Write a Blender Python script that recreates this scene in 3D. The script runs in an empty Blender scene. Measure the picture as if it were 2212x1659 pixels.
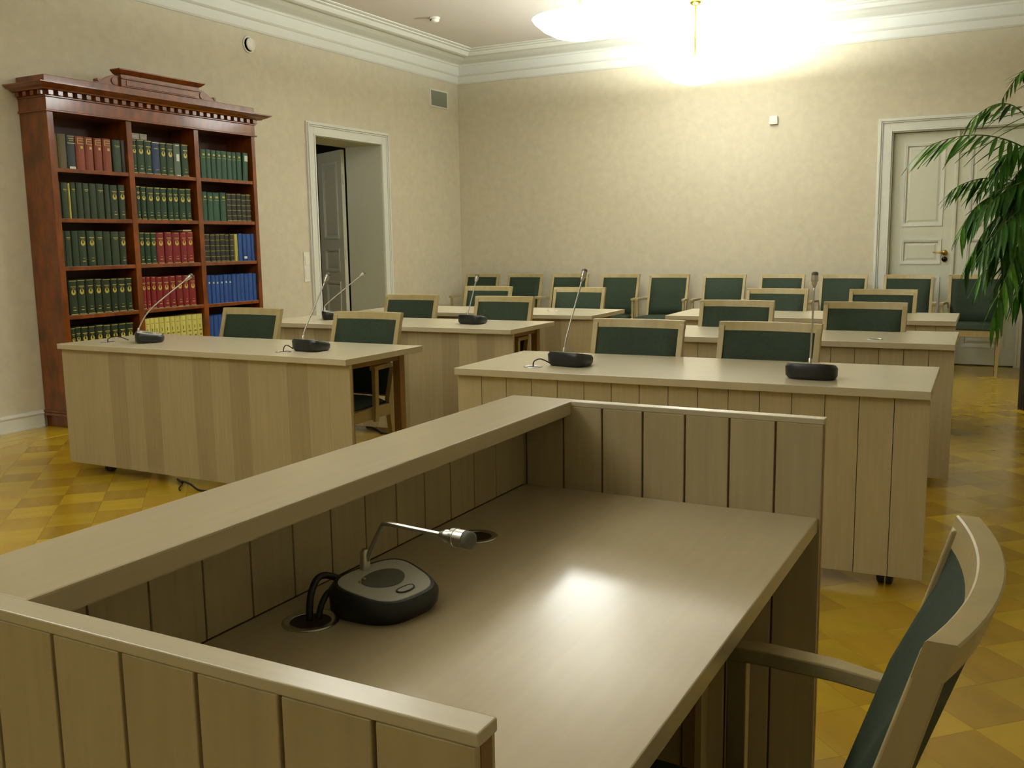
import bpy, bmesh, math, random
from mathutils import Vector, Matrix
random.seed(7)
C = bpy.context.scene.collection
SC = bpy.context.scene

# ------------------------------------------------------------------ camera
cam_d = bpy.data.cameras.new('camera'); cam = bpy.data.objects.new('camera', cam_d); C.objects.link(cam)
cam_d.sensor_width = 36.0; cam_d.lens = 33.68; cam_d.clip_start = 0.02; cam_d.clip_end = 60
yaw, pitch, roll = 0.491065608, 0.146658689, -0.0150505441
fw = Vector((-math.sin(yaw)*math.cos(pitch), math.cos(yaw)*math.cos(pitch), -math.sin(pitch)))
rt = Vector((math.cos(yaw), math.sin(yaw), 0)); up = rt.cross(fw)
r2 = math.cos(roll)*rt + math.sin(roll)*up; u2 = -math.sin(roll)*rt + math.cos(roll)*up
cam.matrix_world = Matrix(((r2.x, u2.x, -fw.x, 0), (r2.y, u2.y, -fw.y, 0), (r2.z, u2.z, -fw.z, 1.27), (0, 0, 0, 1)))
SC.camera = cam

# ------------------------------------------------------------------ world and exposure
w = bpy.data.worlds.new('world'); SC.world = w; w.use_nodes = True
w.node_tree.nodes['Background'].inputs[0].default_value = (0.9, 0.95, 1, 1)
w.node_tree.nodes['Background'].inputs[1].default_value = 0.01
SC.view_settings.view_transform = 'Standard'; SC.view_settings.look = 'None'
SC.view_settings.gamma = 1; SC.view_settings.use_curve_mapping = False
SC.view_settings.exposure = 0.0
LAMP_COL = (0.97, 1.0, 0.96)
# x, y, glow of the opal glass, watts of the bulb shining out of the open top
LAMPS = [(-2.95, 6.65, 21.0, 145.0), (-2.86, 9.10, 14.5, 200.0), (-2.95, 3.70, 8.5, 90.0), (-2.95, 0.60, 13.5, 115.0), (-2.95, -1.9, 3.0, 40.0)]

# ------------------------------------------------------------------ materials
def lin(r, g, b):
    f = lambda c: (c/255/12.92) if c/255 <= .04045 else ((c/255+.055)/1.055)**2.4
    return (f(r), f(g), f(b), 1)
def mat(name, col, rough=.5, metal=0, spec=.5, coat=0, bump=None, var=None, emis=None):
    """var=(scale xyz, amount, detail): procedural tone variation in object space; bump=(scale, strength)"""
    m = bpy.data.materials.new(name); m.use_nodes = True
    nt = m.node_tree; b = nt.nodes['Principled BSDF']
    b.inputs['Base Color'].default_value = col; b.inputs['Roughness'].default_value = rough
    b.inputs['Metallic'].default_value = metal; b.inputs['Specular IOR Level'].default_value = spec
    b.inputs['Coat Weight'].default_value = coat; b.inputs['Coat Roughness'].default_value = .12
    if emis:
        b.inputs['Emission Color'].default_value = emis[0]; b.inputs['Emission Strength'].default_value = emis[1]
    if var or bump:
        tc = nt.nodes.new('ShaderNodeTexCoord')
        oi = nt.nodes.new('ShaderNodeObjectInfo')
        ad = nt.nodes.new('ShaderNodeVectorMath'); ad.operation = 'ADD'
        ml = nt.nodes.new('ShaderNodeMath'); ml.operation = 'MULTIPLY'; ml.inputs[1].default_value = 37.0
        nt.links.new(oi.outputs['Random'], ml.inputs[0])
        nt.links.new(tc.outputs['Object'], ad.inputs[0]); nt.links.new(ml.outputs[0], ad.inputs[1])
        vec = ad.outputs[0]
    if var:
        mp = nt.nodes.new('ShaderNodeMapping'); mp.inputs['Scale'].default_value = var[0]
        nz = nt.nodes.new('ShaderNodeTexNoise'); nz.inputs['Scale'].default_value = 1.0; nz.inputs['Detail'].default_value = var[2]
        rp = nt.nodes.new('ShaderNodeMapRange'); rp.inputs['From Min'].default_value = .3; rp.inputs['From Max'].default_value = .7
        rp.inputs['To Min'].default_value = 1-var[1]; rp.inputs['To Max'].default_value = 1+var[1]
        rn = nt.nodes.new('ShaderNodeMapRange'); rn.inputs['To Min'].default_value = 1-(var[3] if len(var) > 3 else 0); rn.inputs['To Max'].default_value = 1+(var[3] if len(var) > 3 else 0)
        nt.links.new(oi.outputs['Random'], rn.inputs['Value'])
        m2 = nt.nodes.new('ShaderNodeMath'); m2.operation = 'MULTIPLY'
        vm = nt.nodes.new('ShaderNodeVectorMath'); vm.operation = 'SCALE'; vm.inputs[0].default_value = col[:3]
        nt.links.new(vec, mp.inputs['Vector']); nt.links.new(mp.outputs[0], nz.inputs['Vector']); nt.links.new(nz.outputs['Fac'], rp.inputs['Value'])
        nt.links.new(rp.outputs[0], m2.inputs[0]); nt.links.new(rn.outputs[0], m2.inputs[1])
        nt.links.new(m2.outputs[0], vm.inputs['Scale']); nt.links.new(vm.outputs[0], b.inputs['Base Color'])
    if bump:
        n2 = nt.nodes.new('ShaderNodeTexNoise'); n2.inputs['Scale'].default_value = bump[0]; n2.inputs['Detail'].default_value = 4
        bp = nt.nodes.new('ShaderNodeBump'); bp.inputs['Strength'].default_value = bump[1]; bp.inputs['Distance'].default_value = .004
        nt.links.new(vec, n2.inputs['Vector']); nt.links.new(n2.outputs['Fac'], bp.inputs['Height']); nt.links.new(bp.outputs[0], b.inputs['Normal'])
    return m
M = {}
M['wall'] = mat('wallpaper_beige', lin(204, 197, 173), .75, var=((13, 13, 13), .05, 7), bump=(60, .12))
M['ceiling'] = mat('ceiling_paint', lin(214, 208, 198), .8)
M['trim'] = mat('white_trim_paint', lin(218, 220, 210), .45)
M['door'] = mat('door_paint', lin(212, 214, 196), .4)
M['reveal'] = mat('reveal_paint', lin(190, 192, 172), .45)
M['plastic'] = mat('white_plastic', lin(230, 228, 215), .35)
M['grille'] = mat('grey_grille', lin(158, 160, 144), .5)
M['painted_hall_dark'] = mat('painted_hall_dark', lin(44, 43, 34), .8)  # darkness of the unlit hall put into its wall colour
OAK = (178, 164, 128)
M['oak_v'] = mat('pale_oak_upright_grain', lin(*OAK), .42, var=((70, 70, 4), .06, 4, .04), bump=(90, .04))
M['oak_v_dark'] = mat('pale_oak_upright_grain_darker', lin(164, 149, 115), .42, var=((70, 70, 4), .06, 4, .03))
M['oak_x'] = mat('pale_oak_grain_along_x', lin(194, 184, 156), .22, spec=.45, var=((4, 80, 60), .025, 4))
M['oak_y'] = mat('pale_oak_grain_along_y', lin(182, 169, 138), .19, spec=.22, var=((80, 4, 60), .022, 4))
M['oak_chair'] = mat('oak_chair_frame', lin(168, 152, 108), .4, var=((25, 25, 4), .08, 4))
M['oak_under'] = mat('brown_oak_underframe', lin(130, 100, 58), .5, var=((40, 40, 4), .1, 4))
M['green_fabric'] = mat('dark_green_upholstery', lin(44, 57, 42), .7, spec=.2, var=((60, 60, 60), .1, 3), bump=(400, .2))
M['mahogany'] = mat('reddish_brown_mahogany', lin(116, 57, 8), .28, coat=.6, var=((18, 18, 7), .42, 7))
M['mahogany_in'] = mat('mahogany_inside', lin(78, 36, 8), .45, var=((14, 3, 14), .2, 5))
M['castor'] = mat('black_castor', lin(34, 24, 18), .5)
M['cable'] = mat('black_cable', lin(18, 18, 18), .5)
M['mic_body'] = mat('black_mic_plastic', lin(26, 30, 30), .38)
M['mic_plate'] = mat('silver_grey_plate', lin(186, 187, 178), .38, metal=.1)
M['mic_grille'] = mat('dark_grey_speaker_grille', lin(92, 94, 82), .6)
M['chrome'] = mat('satin_steel', lin(196, 194, 186), .28, metal=1)
M['brass'] = mat('brass', lin(176, 146, 66), .3, metal=1)
M['planter'] = mat('black_ribbed_planter', lin(28, 27, 27), .35)
M['soil'] = mat('potting_soil', lin(50, 36, 24), .9)
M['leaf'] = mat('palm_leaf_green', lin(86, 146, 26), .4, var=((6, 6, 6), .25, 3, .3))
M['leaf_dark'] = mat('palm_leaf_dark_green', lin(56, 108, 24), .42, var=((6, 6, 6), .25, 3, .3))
M['cane'] = mat('palm_cane', lin(86, 100, 40), .5)
M['parquet_a'] = mat('parquet_golden', lin(180, 149, 26), .22, coat=.2, var=((3, 14, 14), .08, 2, .12))
M['parquet_b'] = mat('parquet_honey_brown', lin(166, 132, 23), .22, coat=.2, var=((14, 3, 14), .08, 2, .14))
M['paper'] = mat('book_paper', lin(196, 186, 150), .8)
M['gold'] = mat('gilt_print', lin(186, 166, 70), .45)
M['white_label'] = mat('white_label', lin(205, 208, 190), .6)
for n, c in dict(green=(18, 52, 26), greend=(24, 42, 18), moss=(36, 54, 28), dark=(36, 32, 22), tan=(110, 86, 40), olive=(78, 68, 30), slate=(34, 46, 50), rust=(122, 52, 24), navy=(30, 52, 86), grey=(84, 100, 84), teal=(38, 76, 56), band=(38, 42, 32), cream=(190, 180, 90), red=(120, 14, 22), blue=(34, 72, 138), yellow=(206, 198, 104), greybox=(140, 132, 122)).items():
    M['bk_'+n] = mat('book_cloth_'+n, lin(*c), .5, var=((50, 50, 50), .1, 3, .08))

# ------------------------------------------------------------------ mesh helpers
class Mb:
    def __init__(s): s.bm = bmesh.new()
    def hexa(s, p):
        v = [s.bm.verts.new(q) for q in p]
        for f in ((0,3,2,1),(4,5,6,7),(0,1,5,4),(1,2,6,5),(2,3,7,6),(3,0,4,7)): s.bm.faces.new([v[i] for i in f])
        return s
    def box(s, x0, x1, y0, y1, z0, z1):
        return s.hexa([(x0,y0,z0),(x1,y0,z0),(x1,y1,z0),(x0,y1,z0),(x0,y0,z1),(x1,y0,z1),(x1,y1,z1),(x0,y1,z1)])
    def sweep(s, rings, closed=False, cap=True):
        """rings: list of lists of points"""
        vs = [[s.bm.verts.new(p) for p in r] for r in rings]; n = len(rings[0])
        for a, b in zip(vs, vs[1:]+([vs[0]] if closed else [])):
            for i in range(n): s.bm.faces.new([a[i], a[(i+1) % n], b[(i+1) % n], b[i]])
        if cap and not closed:
            s.bm.faces.new(list(reversed(vs[0]))); s.bm.faces.new(vs[-1])
        return s
    def tube(s, pts, r, n=10):
        pts = [Vector(p) for p in pts]; rr = r if isinstance(r, (list, tuple)) else [r]*len(pts); rings = []
        ref = None
        for i, p in enumerate(pts):
            t = (pts[min(i+1, len(pts)-1)]-pts[max(i-1, 0)]).normalized()
            if ref is None: ref = Vector((0,0,1)) if abs(t.z) < .9 else Vector((1,0,0))
            a = t.cross(ref).normalized(); ref = a.cross(t).normalized()
            rings.append([p+rr[i]*(math.cos(2*math.pi*k/n)*a+math.sin(2*math.pi*k/n)*ref) for k in range(n)])
        return s.sweep(rings)
    def lathe(s, prof, n=32, c=(0,0)):
        rings = [[(c[0]+r*math.cos(2*math.pi*k/n), c[1]+r*math.sin(2*math.pi*k/n), z) for k in range(n)] for r, z in prof]
        return s.sweep(rings)
    def mesh(s, name, mt=None, smooth=False):
        bmesh.ops.recalc_face_normals(s.bm, faces=s.bm.faces)
        me = bpy.data.meshes.new(name); s.bm.to_mesh(me); s.bm.free()
        if mt: me.materials.append(M[mt] if isinstance(mt, str) else mt)
        if smooth:
            for p in me.polygons: p.use_smooth = True
        return me
def link(name, me, parent=None, loc=(0,0,0), rot=(0,0,0), scale=(1,1,1), bevel=0, sharp=False):
    o = bpy.data.objects.new(name, me); C.objects.link(o)
    o.location = loc; o.rotation_euler = rot; o.scale = scale
    if parent: o.parent = parent
    if bevel:
        b = o.modifiers.new('bevel', 'BEVEL'); b.width = bevel; b.segments = 2; b.limit_method = 'ANGLE'
    return o
def smooth_by_angle(me, ang=35):
    for p in me.polygons: p.use_smooth = True
    me.set_sharp_from_angle(angle=math.radians(ang))
def tag(o, label=None, cat=None, group=None, kind=None):
    if label: o['label'] = label
    if cat: o['category'] = cat
    if group: o['group'] = group
    if kind: o['kind'] = kind
    return o
def thing(name, label, cat, loc=(0,0,0), rz=0, group=None):
    o = bpy.data.objects.new(name, None); C.objects.link(o); o.empty_display_size = .1
    o.location = loc; o.rotation_euler = (0,0,rz)
    return tag(o, label, cat, group)
def structure(name, label=None):
    o = bpy.data.objects.new(name, None); C.objects.link(o); o['kind'] = 'structure'
    if label: o['label'] = label; o['category'] = name.split('_')[0]
    return o
def copy_tree(src, parent=None):
    c = src.copy(); C.objects.link(c); c.parent = parent
    for ch in list(src.children): copy_tree(ch, c)
    return c

# ------------------------------------------------------------------ room shell
XL, YB, ZC = -6.231, 10.36, 3.48
XR, YF = 1.0, -3.0
def shell(name, boxes, m, label, cat):
    b = Mb()
    for q in boxes: b.box(*q)
    o = link(name, b.mesh(name, m)); return tag(o, label, cat, kind='structure')
WT = .47
shell('wall_left', [(XL-WT, XL, YF, 7.61, 0, ZC), (XL-WT, XL, 8.72, YB+.3, 0, ZC), (XL-WT, XL, 7.61, 8.72, 2.335, ZC)], 'wall', 'left wall with beige mottled wallpaper behind the bookcase', 'wall')
shell('wall_back', [(XL, -1.245, YB, YB+.3, 0, ZC), (-.035, XR, YB, YB+.3, 0, ZC), (-1.245, -.035, YB, YB+.3, 2.30, ZC)], 'wall', 'back wall with beige mottled wallpaper behind the chair row', 'wall')
shell('wall_right', [(XR, XR+.3, YF, YB+.3, 0, ZC)], 'wall', 'right wall beside the potted palm', 'wall')
shell('wall_front', [(XL-WT, XR+.3, YF-.3, YF, 0, ZC)], 'wall', 'front wall behind the viewer', 'wall')
shell('ceiling', [(XL-WT, XR+.3, YF-.3, YB+.3, ZC, ZC+.2)], 'ceiling', 'plain white ceiling', 'ceiling')
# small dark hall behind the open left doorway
shell('wall_hall', [(-9.0, -8.9, 6.2, 10.6, 0, 2.8), (-8.9, XL-WT, 6.1, 6.2, 0, 2.8), (-8.9, XL-WT, 10.6, 10.7, 0, 2.8), (-8.9, XL-WT, 6.2, 10.6, 2.8, 2.9)], 'painted_hall_dark', 'unlit hall seen through the open doorway', 'wall')

# cornice: one moulding swept round the room (p = distance from wall, z)
def ring(p): return [(XL+p, YF+p), (XR-p, YF+p), (XR-p, YB-p), (XL+p, YB-p)]
def loop_trim(name, prof, m, label):
    b = Mb()
    rings = []
    for k in range(4): rings.append([(*ring(p)[k], z) for p, z in prof])
    b.sweep(rings, closed=True)
    me = b.mesh(name, m)
    o = link(name, me); return tag(o, label, 'cornice', kind='structure')
loop_trim('trim_1', [(-.002, 3.175), (.012, 3.175), (.022, 3.19), (.022, 3.262), (.034, 3.268), (.046, 3.28), (.046, 3.37), (.058, 3.376), (.066, 3.392),
    (.085, 3.398), (.13, 3.402), (.19, 3.412), (.25, 3.432), (.285, 3.448), (.285, ZC+.001), (-.002, ZC+.001)], 'trim', 'white stepped plaster cornice band at the top of the walls')
loop_trim('trim_2', [(.285, 3.425), (.34, 3.415), (.375, 3.42), (.395, 3.437), (.41, 3.452), (.43, 3.455), (.445, 3.458), (.45, 3.466), (.48, 3.468), (.495, 3.474), (.495, ZC+.001), (.285, ZC+.001)], 'trim', 'white rounded ceiling moulding inside the cornice')

# baseboards
def base_prof(b, x0, x1, y0, y1, nx, ny):
    for t, z0, z1 in ((.022, 0, .015), (.018, .015, .098), (.024, .098, .108), (.014, .108, .122)):
        b.box(min(x0, x0+nx*t), max(x1, x1+nx*t), min(y0, y0+ny*t), max(y1, y1+ny*t), z0, z1)
b = Mb(); base_prof(b, XL, XL, YF, 4.43, 1, 0); base_prof(b, XL, XL, 6.50, 7.49, 1, 0); base_prof(b, XL, XL, 8.85, YB, 1, 0)
tag(link('baseboard_left', b.mesh('baseboard_left', 'trim')), 'low white baseboard along the left wall', 'baseboard', kind='structure')
b = Mb(); base_prof(b, XL, -1.375, YB, YB, 0, -1); base_prof(b, .095, XR, YB, YB, 0, -1)
tag(link('baseboard_back', b.mesh('baseboard_back', 'trim')), 'low white baseboard along the back wall', 'baseboard', kind='structure')

# floor: slab + parquet squares laid at 45 degrees
fl = shell('floor', [(XL-WT, XR+.3, YF-.3, YB+.3, -.12, -.006), (-9.0, XL-WT, 6.1, 10.7, -.12, -.006)], 'parquet_b', 'golden varnished parquet floor of squares laid at 45 degrees', 'floor')
S = .2035
def block_mesh(m):
    b = Mb(); h = S/2-.0002
    b.hexa([(-h,-h,-.006),(h,-h,-.006),(h,h,-.006),(-h,h,-.006),(-h+.0002,-h+.0002,0),(h-.0002,-h+.0002,0),(h-.0002,h-.0002,0),(-h+.0002,h-.0002,0)])
    return b.mesh('parquet_square', m)
bm_a, bm_b = block_mesh('parquet_a'), block_mesh('parquet_b')
def seen(x, y):
    d = Vector((x, y, -1.27)); z = d.dot(fw)
    if z < .3: return False
    px = 1106+2069.4*d.dot(r2)/z; py = 829.5-2069.4*d.dot(u2)/z
    if not (-60 < px < 2270 and -60 < py < 1720): return False
    if x < -.995:                                      # left area, in front of and beside the left-hand desks
        return py < 1310-.36*px+40 and y < 3.95 or (x < -4.7 and y < 4.9 and px < 160)
    return x > -.42 and y < 9.8 and px > 1740
cand = []
u = Vector((math.cos(math.pi/4), math.sin(math.pi/4), 0)); v = Vector((-u.y, u.x, 0))
org = Vector((-.337, 3.334, 0))
for i in range(-60, 60):
    for j in range(-60, 60):
        c = org+u*(i*S)+v*(j*S)
        if XL-.1 < c.x < XR+.1 and YF-.1 < c.y < YB+.1: cand.append((seen(c.x, c.y), (c.x**2+c.y**2)**.5, i, j, c))
vis = sorted([q for q in cand if q[0] and q[4].x > XL+.30], key=lambda q: q[1])[:300]
ids = {(q[2], q[3]) for q in vis}
for _, d, i, j, c in vis:
    link('parquet_square', bm_a if (i+j) % 2 else bm_b, fl, (c.x, c.y, 0), (0, 0, math.pi/4))
b = Mb(); mats = []
for s_, d, i, j, c in cand:
    if (i, j) in ids or c.x < XL+.30: continue
    h = S/2-.0002
    p = [c+u*a+v*e for a, e in ((-h,-h),(h,-h),(h,h),(-h,h))]
    b.hexa([(q.x, q.y, -.006) for q in p]+[(q.x, q.y, 0) for q in p]); mats += [(i+j) % 2]*6
me = b.mesh('parquet_far_squares', 'parquet_b'); me.materials.append(M['parquet_a'])
for p, k in zip(me.polygons, mats): p.material_index = k
o = link('parquet_squares', me, fl); o['kind'] = 'stuff'
# straight border boards along the left wall
b = Mb()
for k in range(3): b.box(XL+.02+k*.134, XL+.152+k*.134, YF, YB, -.006, .0008)
o = link('border_board', b.mesh('border_board', 'parquet_a'), fl)
b = Mb(); b.box(XL+.4215, XL+.4275, YF, YB, -.006, .0010)
M['inlay'] = mat('pale_inlay', lin(214, 186, 70), .3)
link('border_inlay', b.mesh('border_inlay', 'inlay'), fl)

# ------------------------------------------------------------------ doors
def casing(par, place, w, h, cw=.13):
    """architrave round an opening w x h; place(a, d, z) maps along / out of wall / height"""
    b = Mb()
    def bar(a0, a1, d0, d1, z0, z1):
        b.hexa([place(*q) for q in ((a0,d0,z0),(a1,d0,z0),(a1,d1,z0),(a0,d1,z0),(a0,d0,z1),(a1,d0,z1),(a1,d1,z1),(a0,d1,z1))])
    for t0, t1, d in ((0, .018, .022), (.018, .085, .014), (.085, .1, .024), (.1, cw-.012, .034), (cw-.012, cw, .02)):
        bar(-t1, -t0, 0, d, 0, h+t1); bar(w+t0, w+t1, 0, d, 0, h+t1); bar(-t0, w+t0, 0, d, h+t0, h+t1)
    return link('casing', b.mesh('casing', 'trim'), par, bevel=.003)
def leaf(par, w, h, panels, t=.04, name='door_leaf'):
    """panelled leaf in local x (width) z (height), front face at y=0 looking to -y. panels: (x0,x1,z0,z1)"""
    b = Mb(); b.box(0, w, .012, t-.012, 0, h)
    xs0 = panels[0][0]; xs1 = panels[0][1]
    zs = sorted([(p[2], p[3]) for p in panels])
    edges = [0]+[q for p in zs for q in p]+[h]
    for y0, y1 in ((0, .012), (t-.012, t)):
        b.box(0, xs0, y0, y1, 0, h); b.box(xs1, w, y0, y1, 0, h)
        for k in range(0, len(edges), 2): b.box(xs0, xs1, y0, y1, edges[k], edges[k+1])
    lf = link(name, b.mesh(name, 'door'), par)
    for x0, x1, z0, z1 in panels:
        b = Mb()
        for s, (ya, yb) in ((1, (-.008, .012)), (-1, (t-.012, t+.008))):
            for q0, q1, ex in ((0, .016, 0), (.016, .03, .4)):
                yy0, yy1 = (ya+ex*.012, yb) if s > 0 else (ya, yb-ex*.012)
                b.box(x0+q0, x1-q0, yy0, yy1, z0+q0, z0+q1); b.box(x0+q0, x1-q0, yy0, yy1, z1-q1, z1-q0)
                b.box(x0+q0, x0+q1, yy0, yy1, z0+q1, z1-q1); b.box(x1-q1, x1-q0, yy0, yy1, z0+q1, z1-q1)
        link('panel_moulding', b.mesh('panel_moulding', 'trim'), lf)
        b = Mb(); m_ = .062
        for y0, y1, yb in ((.012, .004, .012), (t-.012, t-.004, t-.012)):
            b.hexa([(x0+m_-.022, yb, z0+m_-.022), (x1-m_+.022, yb, z0+m_-.022), (x1-m_, y1, z0+m_), (x0+m_, y1, z0+m_),
                    (x0+m_-.022, yb, z1-m_+.022), (x1-m_+.022, yb, z1-m_+.022), (x1-m_, y1, z1-m_), (x0+m_, y1, z1-m_)])
        link('raised_panel', b.mesh('raised_panel', 'door'), lf)
    return lf
# door_1: open doorway in the left wall
d1 = structure('door_1', 'open doorway in the left wall with a panelled leaf swung into the dark hall')
casing(d1, lambda a, d, z: (XL+d, 7.61+a, z), 1.11, 2.335)
b = Mb(); t = .006
b.box(XL-WT, XL, 8.72-t, 8.72, 0, 2.335); b.box(XL-WT, XL, 7.61, 7.61+t, 0, 2.335); b.box(XL-WT, XL, 7.61+t, 8.72-t, 2.335-t, 2.335)
link('reveal_lining', b.mesh('reveal_lining', 'reveal'), d1)
# leaf hinged on the far jamb, swung open into the hall
hx, hy = -6.715, 8.70
ang = math.atan2(8.99-8.70, -7.29+6.715)
PAN1 = [(.12, .50, 1.33, 2.18), (.12, .50, .96, 1.22), (.12, .50, .16, .85)]
lf = leaf(d1, .62, 2.30, PAN1)
lf.location = (hx, hy, .01); lf.rotation_euler = (0, 0, ang)
b = Mb()
for z in (.35, 1.15, 1.98): b.tube([(-.006, .02, z-.05), (-.006, .02, z+.05)], .009, 10)
link('hinge', b.mesh('hinge', 'trim'), lf)
# door_2: closed double door in the back wall
d2 = structure('door_2', 'closed white double door with raised panels in the back wall')
casing(d2, lambda a, d, z: (-1.235+a, YB-d, z), 1.19, 2.295)
b = Mb(); b.box(-1.245, -1.225, YB, YB+.16, 0, 2.30); b.box(-.055, -.035, YB, YB+.16, 0, 2.30); b.box(-1.225, -.055, YB, YB+.16, 2.285, 2.30); b.box(-1.245, -.035, YB+.16, YB+.17, 0, 2.3)
link('door_frame', b.mesh('door_frame', 'trim'), d2)
PAN2 = [(.10, .475, 1.36, 2.17), (.10, .475, .985, 1.235), (.10, .475, .17, .86)]
la = leaf(d2, .582, 2.27, PAN2); la.location = (-1.222, YB+.06, .01)
lb = leaf(d2, .582, 2.27, [(q[0]+.008, q[1]+.008, q[2], q[3]) for q in PAN2]); lb.location = (-.638, YB+.06, .01)
b = Mb(); b.box(-.655, -.625, YB+.042, YB+.062, .01, 2.28)
link('meeting_bead', b.mesh('meeting_bead', 'door'), d2, bevel=.006)
b = Mb(); b.tube([(-.712, YB+.06, 1.107), (-.712, YB+.048, 1.107)], .026, 20); b.tube([(-.712, YB+.05, 1.107), (-.712, YB+.005, 1.107)], .009, 12)
b.tube([(-.712, YB+.008, 1.107), (-.74, YB+.004, 1.109), (-.815, YB+.004, 1.112)], [.011, .009, .006], 12)
hd = link('door_handle', b.mesh('door_handle', 'brass', True), d2); hd['label'] = 'brass lever handle'
b = Mb(); b.tube([(-.712, YB+.06, 1.044), (-.712, YB+.048, 1.044)], .026, 20); b.tube([(-.712, YB+.049, 1.044), (-.712, YB+.043, 1.044)], .012, 14)
M['bronze'] = mat('dark_bronze', lin(70, 58, 34), .35, metal=1)
link('lock_rosette', b.mesh('lock_rosette', 'bronze', True), d2)

# fill light without a fixture, added out of view to brighten the open leaf
L = bpy.data.lights.new('hall_fill', 'POINT'); L.energy = 18; L.color = (1.0, .93, .74); L.shadow_soft_size = .12
lo = bpy.data.objects.new('hall_fill', L); C.objects.link(lo); lo.location = (-7.6, 6.9, 2.2)

# ------------------------------------------------------------------ wall and ceiling fittings
t = thing('ventilation_valve', 'round white ventilation valve high on the left wall above the bookcase', 'vent', (XL, 6.76, 3.05))
def disc_x(prof, n=32):
    b = Mb(); b.sweep([[(x, r*math.cos(2*math.pi*k/n), r*math.sin(2*math.pi*k/n)) for k in range(n)] for r, x in prof]); return b
link('ring', disc_x([(.074, 0), (.074, .010), (.066, .014), (.058, .010), (.058, 0)]).mesh('ring', 'plastic', True), t)
link('valve_disc', disc_x([(.01, .0), (.012, .03), (.056, .030), (.056, .036), (.045, .042), (.003, .044)]).mesh('valve_disc', 'plastic', True), t)
t = thing('air_grille', 'grey rectangular air grille in a white frame near the room corner', 'vent', (XL, 9.92, 2.957))
b = Mb(); w_, h_ = .19, .10
for q in ((-w_, w_, h_-.014, h_), (-w_, w_, -h_, -h_+.014)): b.box(0, .012, q[0], q[1], q[2], q[3])
for q in ((-w_, -w_+.014), (w_-.014, w_)): b.box(0, .012, q[0], q[1], -h_+.014, h_-.014)
link('frame', b.mesh('frame', 'plastic'), t, bevel=.002)
b = Mb(); b.box(0, .003, -w_+.014, w_-.014, -h_+.014, h_-.014)
link('backing', b.mesh('backing', 'grille'), t)
b = Mb()
for k in range(16):
    z = -h_+.02+k*.0105; b.hexa([(.003, -w_+.014, z), (.009, -w_+.014, z-.004), (.009, w_-.014, z-.004), (.003, w_-.014, z), (.003, -w_+.014, z+.002), (.009, -w_+.014, z-.002), (.009, w_-.014, z-.002), (.003, w_-.014, z+.002)])
o = link('louvres', b.mesh('louvres', 'grille'), t); o['kind'] = 'stuff'
t = thing('light_switch', 'tall white light switch plate left of the open doorway', 'switch', (XL, 7.41, 1.06))
b = Mb(); b.box(0, .010, -.042, .042, -.145, .145); link('plate', b.mesh('plate', 'plastic'), t, bevel=.003)
b = Mb(); b.box(.010, .015, -.03, .03, .02, .11); link('rocker', b.mesh('rocker', 'plastic'), t, bevel=.002)
b = Mb(); b.box(.010, .015, -.03, .03, -.11, -.02); link('rocker', b.mesh('rocker', 'plastic'), t, bevel=.002)
t = thing('wall_sensor', 'small square white wall box high on the back wall', 'sensor', (-2.40, YB, 2.487))
b = Mb(); b.box(-.042, .042, -.028, 0, -.042, .042); link('housing', b.mesh('housing', 'plastic'), t, bevel=.004)
b = Mb(); b.box(-.03, .03, -.031, -.028, -.03, .03); link('cover', b.mesh('cover', 'plastic'), t, bevel=.002)
t = thing('smoke_detector', 'small round white smoke detector on the ceiling', 'detector', (-5.29, 8.39, ZC))
link('base', Mb().lathe([(.052, 0), (.052, -.012), (.046, -.016)], 28).mesh('base', 'plastic', True), t)
link('dome', Mb().lathe([(.044, -.016), (.042, -.036), (.028, -.046), (.003, -.048)], 28).mesh('dome', 'plastic', True), t)
b = Mb(); b.box(-.022, .008, -.046, -.040, -.032, -.022); o = link('vent_slot', b.mesh('vent_slot', 'castor'), t, rot=(0, 0, -.45)); o['label'] = 'dark slot'

# ------------------------------------------------------------------ pendant lamps
prof = [(.004, -.145), (.10, -.138), (.19, -.115), (.27, -.075), (.33, -.025), (.35, .0), (.342, .0), (.32, -.027), (.262, -.068), (.185, -.107), (.098, -.130), (.004, -.137)]
bowl_me = Mb().lathe(prof, 48).mesh('bowl', 'plastic', True)
rod_me = Mb().tube([(0, 0, -.13), (0, 0, .60)], .008, 12).mesh('rod', 'brass', True)
can_me = Mb().lathe([(.004, .57), (.03, .572), (.05, .59), (.06, .615)], 28).mesh('canopy', 'brass', True)
where = ['hanging over the second desk row', 'nearest the back wall', 'hanging over the front desk row', 'hanging left of the near writing desk', 'behind the viewer']
for (x, y, glow, watt), wh in zip(LAMPS, where):
    t = thing('pendant_lamp', 'round opal glass pendant bowl '+wh, 'lamp', (x, y, 2.865), group='opal pendant bowls along the room')
    bo = link('bowl', bowl_me.copy(), t); bo.data.materials[0] = mat('opal_glass_lit', lin(240, 236, 220), .5, emis=((*LAMP_COL, 1), glow)); link('rod', rod_me, t); link('canopy', can_me, t)
    L = bpy.data.lights.new('bulb', 'POINT'); L.energy = watt; L.color = LAMP_COL; L.shadow_soft_size = .05
    lo = bpy.data.objects.new('bulb', L); C.objects.link(lo); lo.parent = t; lo.location = (0, 0, -.045)

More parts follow.
